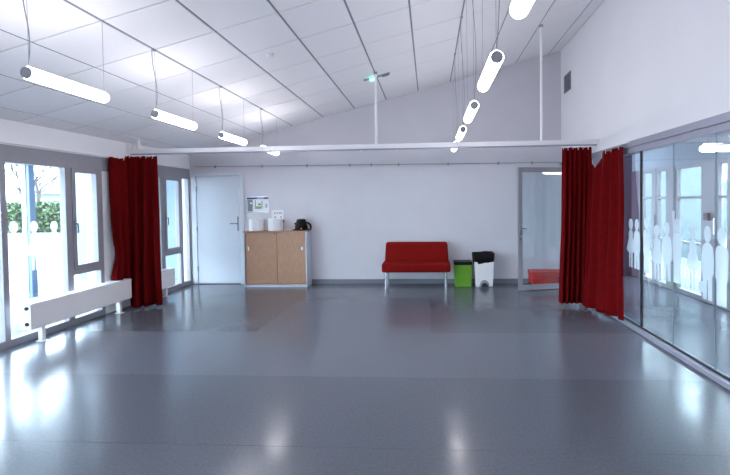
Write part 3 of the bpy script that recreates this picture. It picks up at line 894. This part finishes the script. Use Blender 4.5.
# ---- low red box seat behind the open door
rb = thing('box_seat', (2.02, 7.28, 0), 'low red padded box seat seen through the open glazed door', 'seat')
B(1.76, 2.33, 7.14, 7.44, 0.04, 0.205).build('base', M_redmat, rb, bevel=0.01)
B(1.75, 2.335, 7.13, 7.445, 0.205, 0.262).build('cushion', M_redmat, rb, bevel=0.02, seg=4)
for (xx, yy) in ((1.79, 7.17), (2.29, 7.17), (1.79, 7.41), (2.29, 7.41)):
    B(xx - 0.02, xx + 0.02, yy - 0.02, yy + 0.02, 0, 0.045).build('foot', M_black, rb)

cp = thing('call_point', (XC - 0.01, 6.02, 1.18), 'small maroon alarm box on a post of the passage doors', 'alarm')
B(XC - 0.05, XC - 0.01, 5.96, 6.06, 1.18, 1.29).build('box', M_call, cp, bevel=0.004)
B(XC - 0.055, XC - 0.05, 5.98, 6.04, 1.205, 1.265).build('cover', M_dark, cp)

# ================================================================== OUTDOORS LEFT
tag(B(-60, XL - 0.25, -30, 60, -0.25, -0.03).build('ground', M_terr), 'pale bright terrace and yard outside the left windows', kind='structure')
tag(B(-7.4, XL - 0.25, 8.15, 8.4, -0.03, 3.4).build('wall_annex', M_render), 'pale blue white annex wall outside the second window', kind='structure')
ca = thing('canopy', (-6.8, 6.55, -0.03), 'pale flat terrace canopy on slim posts outside the left windows', 'canopy')
M_pdk = mat('canopy_beam_post_shade', srgb(84, 104, 132), 0.4)  # blue of the beams, also painted as the posts' shaded side
M_soff = mat('canopy_soffit', srgb(236, 238, 242), 0.7, noise=0.03)
for yp in (6.55, 2.2, -1.2):
    B(-6.86, -6.78, yp - 0.05, yp + 0.05, -0.03, 2.22).build('post', M_pcan, ca, bevel=0.004)
    B(-6.765, -6.715, yp - 0.05, yp + 0.05, -0.03, 2.22).build('post_shaded_side', M_pdk, ca, bevel=0.004)  # separate darker strip painting the shaded right side of the post
B(-6.90, -6.70, YF, 8.15, 2.22, 2.36).build('edge_beam', M_pdk, ca)
B(-6.70, XL - 0.25, YF, 8.15, 2.30, 2.40).build('roof_slab', M_soff, ca)
for yp in (6.55, 2.2, -1.2):
    B(-6.70, XL - 0.25, yp - 0.04, yp + 0.04, 2.20, 2.30).build('cross_beam', M_pdk, ca)
# hedge
def hedge(x0, x1, y0, y1, z1):
    root = thing('hedge', ((x0 + x1) / 2, (y0 + y1) / 2, 0), 'clipped green hedge across the yard seen through the left windows', 'hedge')
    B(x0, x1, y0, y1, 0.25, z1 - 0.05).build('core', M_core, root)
    rnd = random.Random(11)
    m = MB()
    for _ in range(9000):
        s = rnd.random()
        if s < 0.62:
            p = Vector((rnd.uniform(x0, x1), y0 + rnd.uniform(-0.10, 0.05), rnd.uniform(0.22, z1)))
        elif s < 0.75:
            p = Vector((x1 + rnd.uniform(-0.05, 0.10), rnd.uniform(y0, y1), rnd.uniform(0.22, z1)))
        else:
            p = Vector((rnd.uniform(x0, x1), rnd.uniform(y0, y1), z1 + rnd.uniform(-0.08, 0.09)))
        a = Vector((rnd.uniform(-1, 1), rnd.uniform(-1, 1), rnd.uniform(-1, 1))).normalized()
        b = a.cross(Vector((rnd.uniform(-1, 1), rnd.uniform(-1, 1), rnd.uniform(-1, 1)))).normalized()
        s1, s2 = rnd.uniform(0.05, 0.10), rnd.uniform(0.04, 0.07)
        m.add([p - a * s1, p + b * s2, p + a * s1, p - b * s2], [(0, 1, 2, 3)])
    o = m.build('foliage', M_leaf, root)
    o['kind'] = 'stuff'
    return root
hedge(-27, -10.5, 16.4, 17.4, 1.62)
lw = B(-28, -9.5, 15.85, 16.1, -0.03, 0.42).build('garden_wall', M_terr)
tag(lw, 'low white garden wall at the foot of the hedge', 'wall')
def tree(x, y, h, seed, label):
    rnd = random.Random(seed)
    root = thing('bare_tree', (x, y, -0.03), label, 'tree')
    tp = [Vector((x, y, -0.05))]
    d = Vector((rnd.uniform(-.1, .1), rnd.uniform(-.1, .1), 1))
    for k in range(6):
        tp.append(tp[-1] + (d + Vector((rnd.uniform(-.15, .15), rnd.uniform(-.15, .15), 0))) * h * 0.09)
    MB().tube(tp, [0.15 * (1 - 0.1 * i) for i in range(len(tp))], 8).build('trunk', M_bark, root, smooth=True)
    tw = MB()
    def grow(p, d, l, r, lev, mb):
        pts, rs = [p], [r]
        for k in range(4):
            d = (d + Vector((rnd.uniform(-.25, .25), rnd.uniform(-.25, .25), rnd.uniform(-.1, .2)))).normalized()
            pts.append(pts[-1] + d * l / 4)
            rs.append(r * (1 - 0.16 * (k + 1)))
        mb.tube(pts, rs, 5, caps=False)
        if lev:
            for _ in range(4):
                q = pts[rnd.randint(1, 4)]
                nd = (d + Vector((rnd.uniform(-.9, .9), rnd.uniform(-.9, .9), rnd.uniform(-.2, .6)))).normalized()
                grow(q, nd, l * 0.62, r * 0.5, lev - 1, mb)
    for k in range(6):
        lb = MB()
        a = 2 * PI * k / 6 + rnd.uniform(-.4, .4)
        grow(tp[rnd.randint(3, 6)], Vector((math.cos(a) * .8, math.sin(a) * .8, .8)).normalized(), h * 0.33, 0.05, 3, lb)
        lb.build('branch', M_bark, root)
    return root
tree(-19.2, 18.2, 6.5, 5, 'bare grey tree behind the hedge at the far left')
tree(-29.6, 29.5, 7.0, 9, 'bare slender tree behind the hedge right of the canopy post')
hs = thing('house', (-22, 34, 0), 'distant pale house with a grey pitched roof beyond the hedge', 'house')
B(-36, -21, 34, 42, 0, 2.6).build('walls', M_render, hs)
MB().add([(-36.4, 33.6, 2.6), (-20.6, 33.6, 2.6), (-20.6, 42.4, 2.6), (-36.4, 42.4, 2.6), (-35, 38, 5.0), (-22, 38, 5.0)],
         [(0, 1, 5, 4), (1, 2, 5), (2, 3, 4, 5), (3, 0, 4), (0, 3, 2, 1)]).build('roof', M_roof, hs)
for xx in (-33, -29.5, -26):
    wd = B(xx, xx + 1.2, 33.96, 34.02, 0.9, 2.1).build('window', M_frame, hs)
    B(xx + 0.08, xx + 1.12, 33.94, 33.97, 0.98, 2.02).build('pane', M_dark, wd)
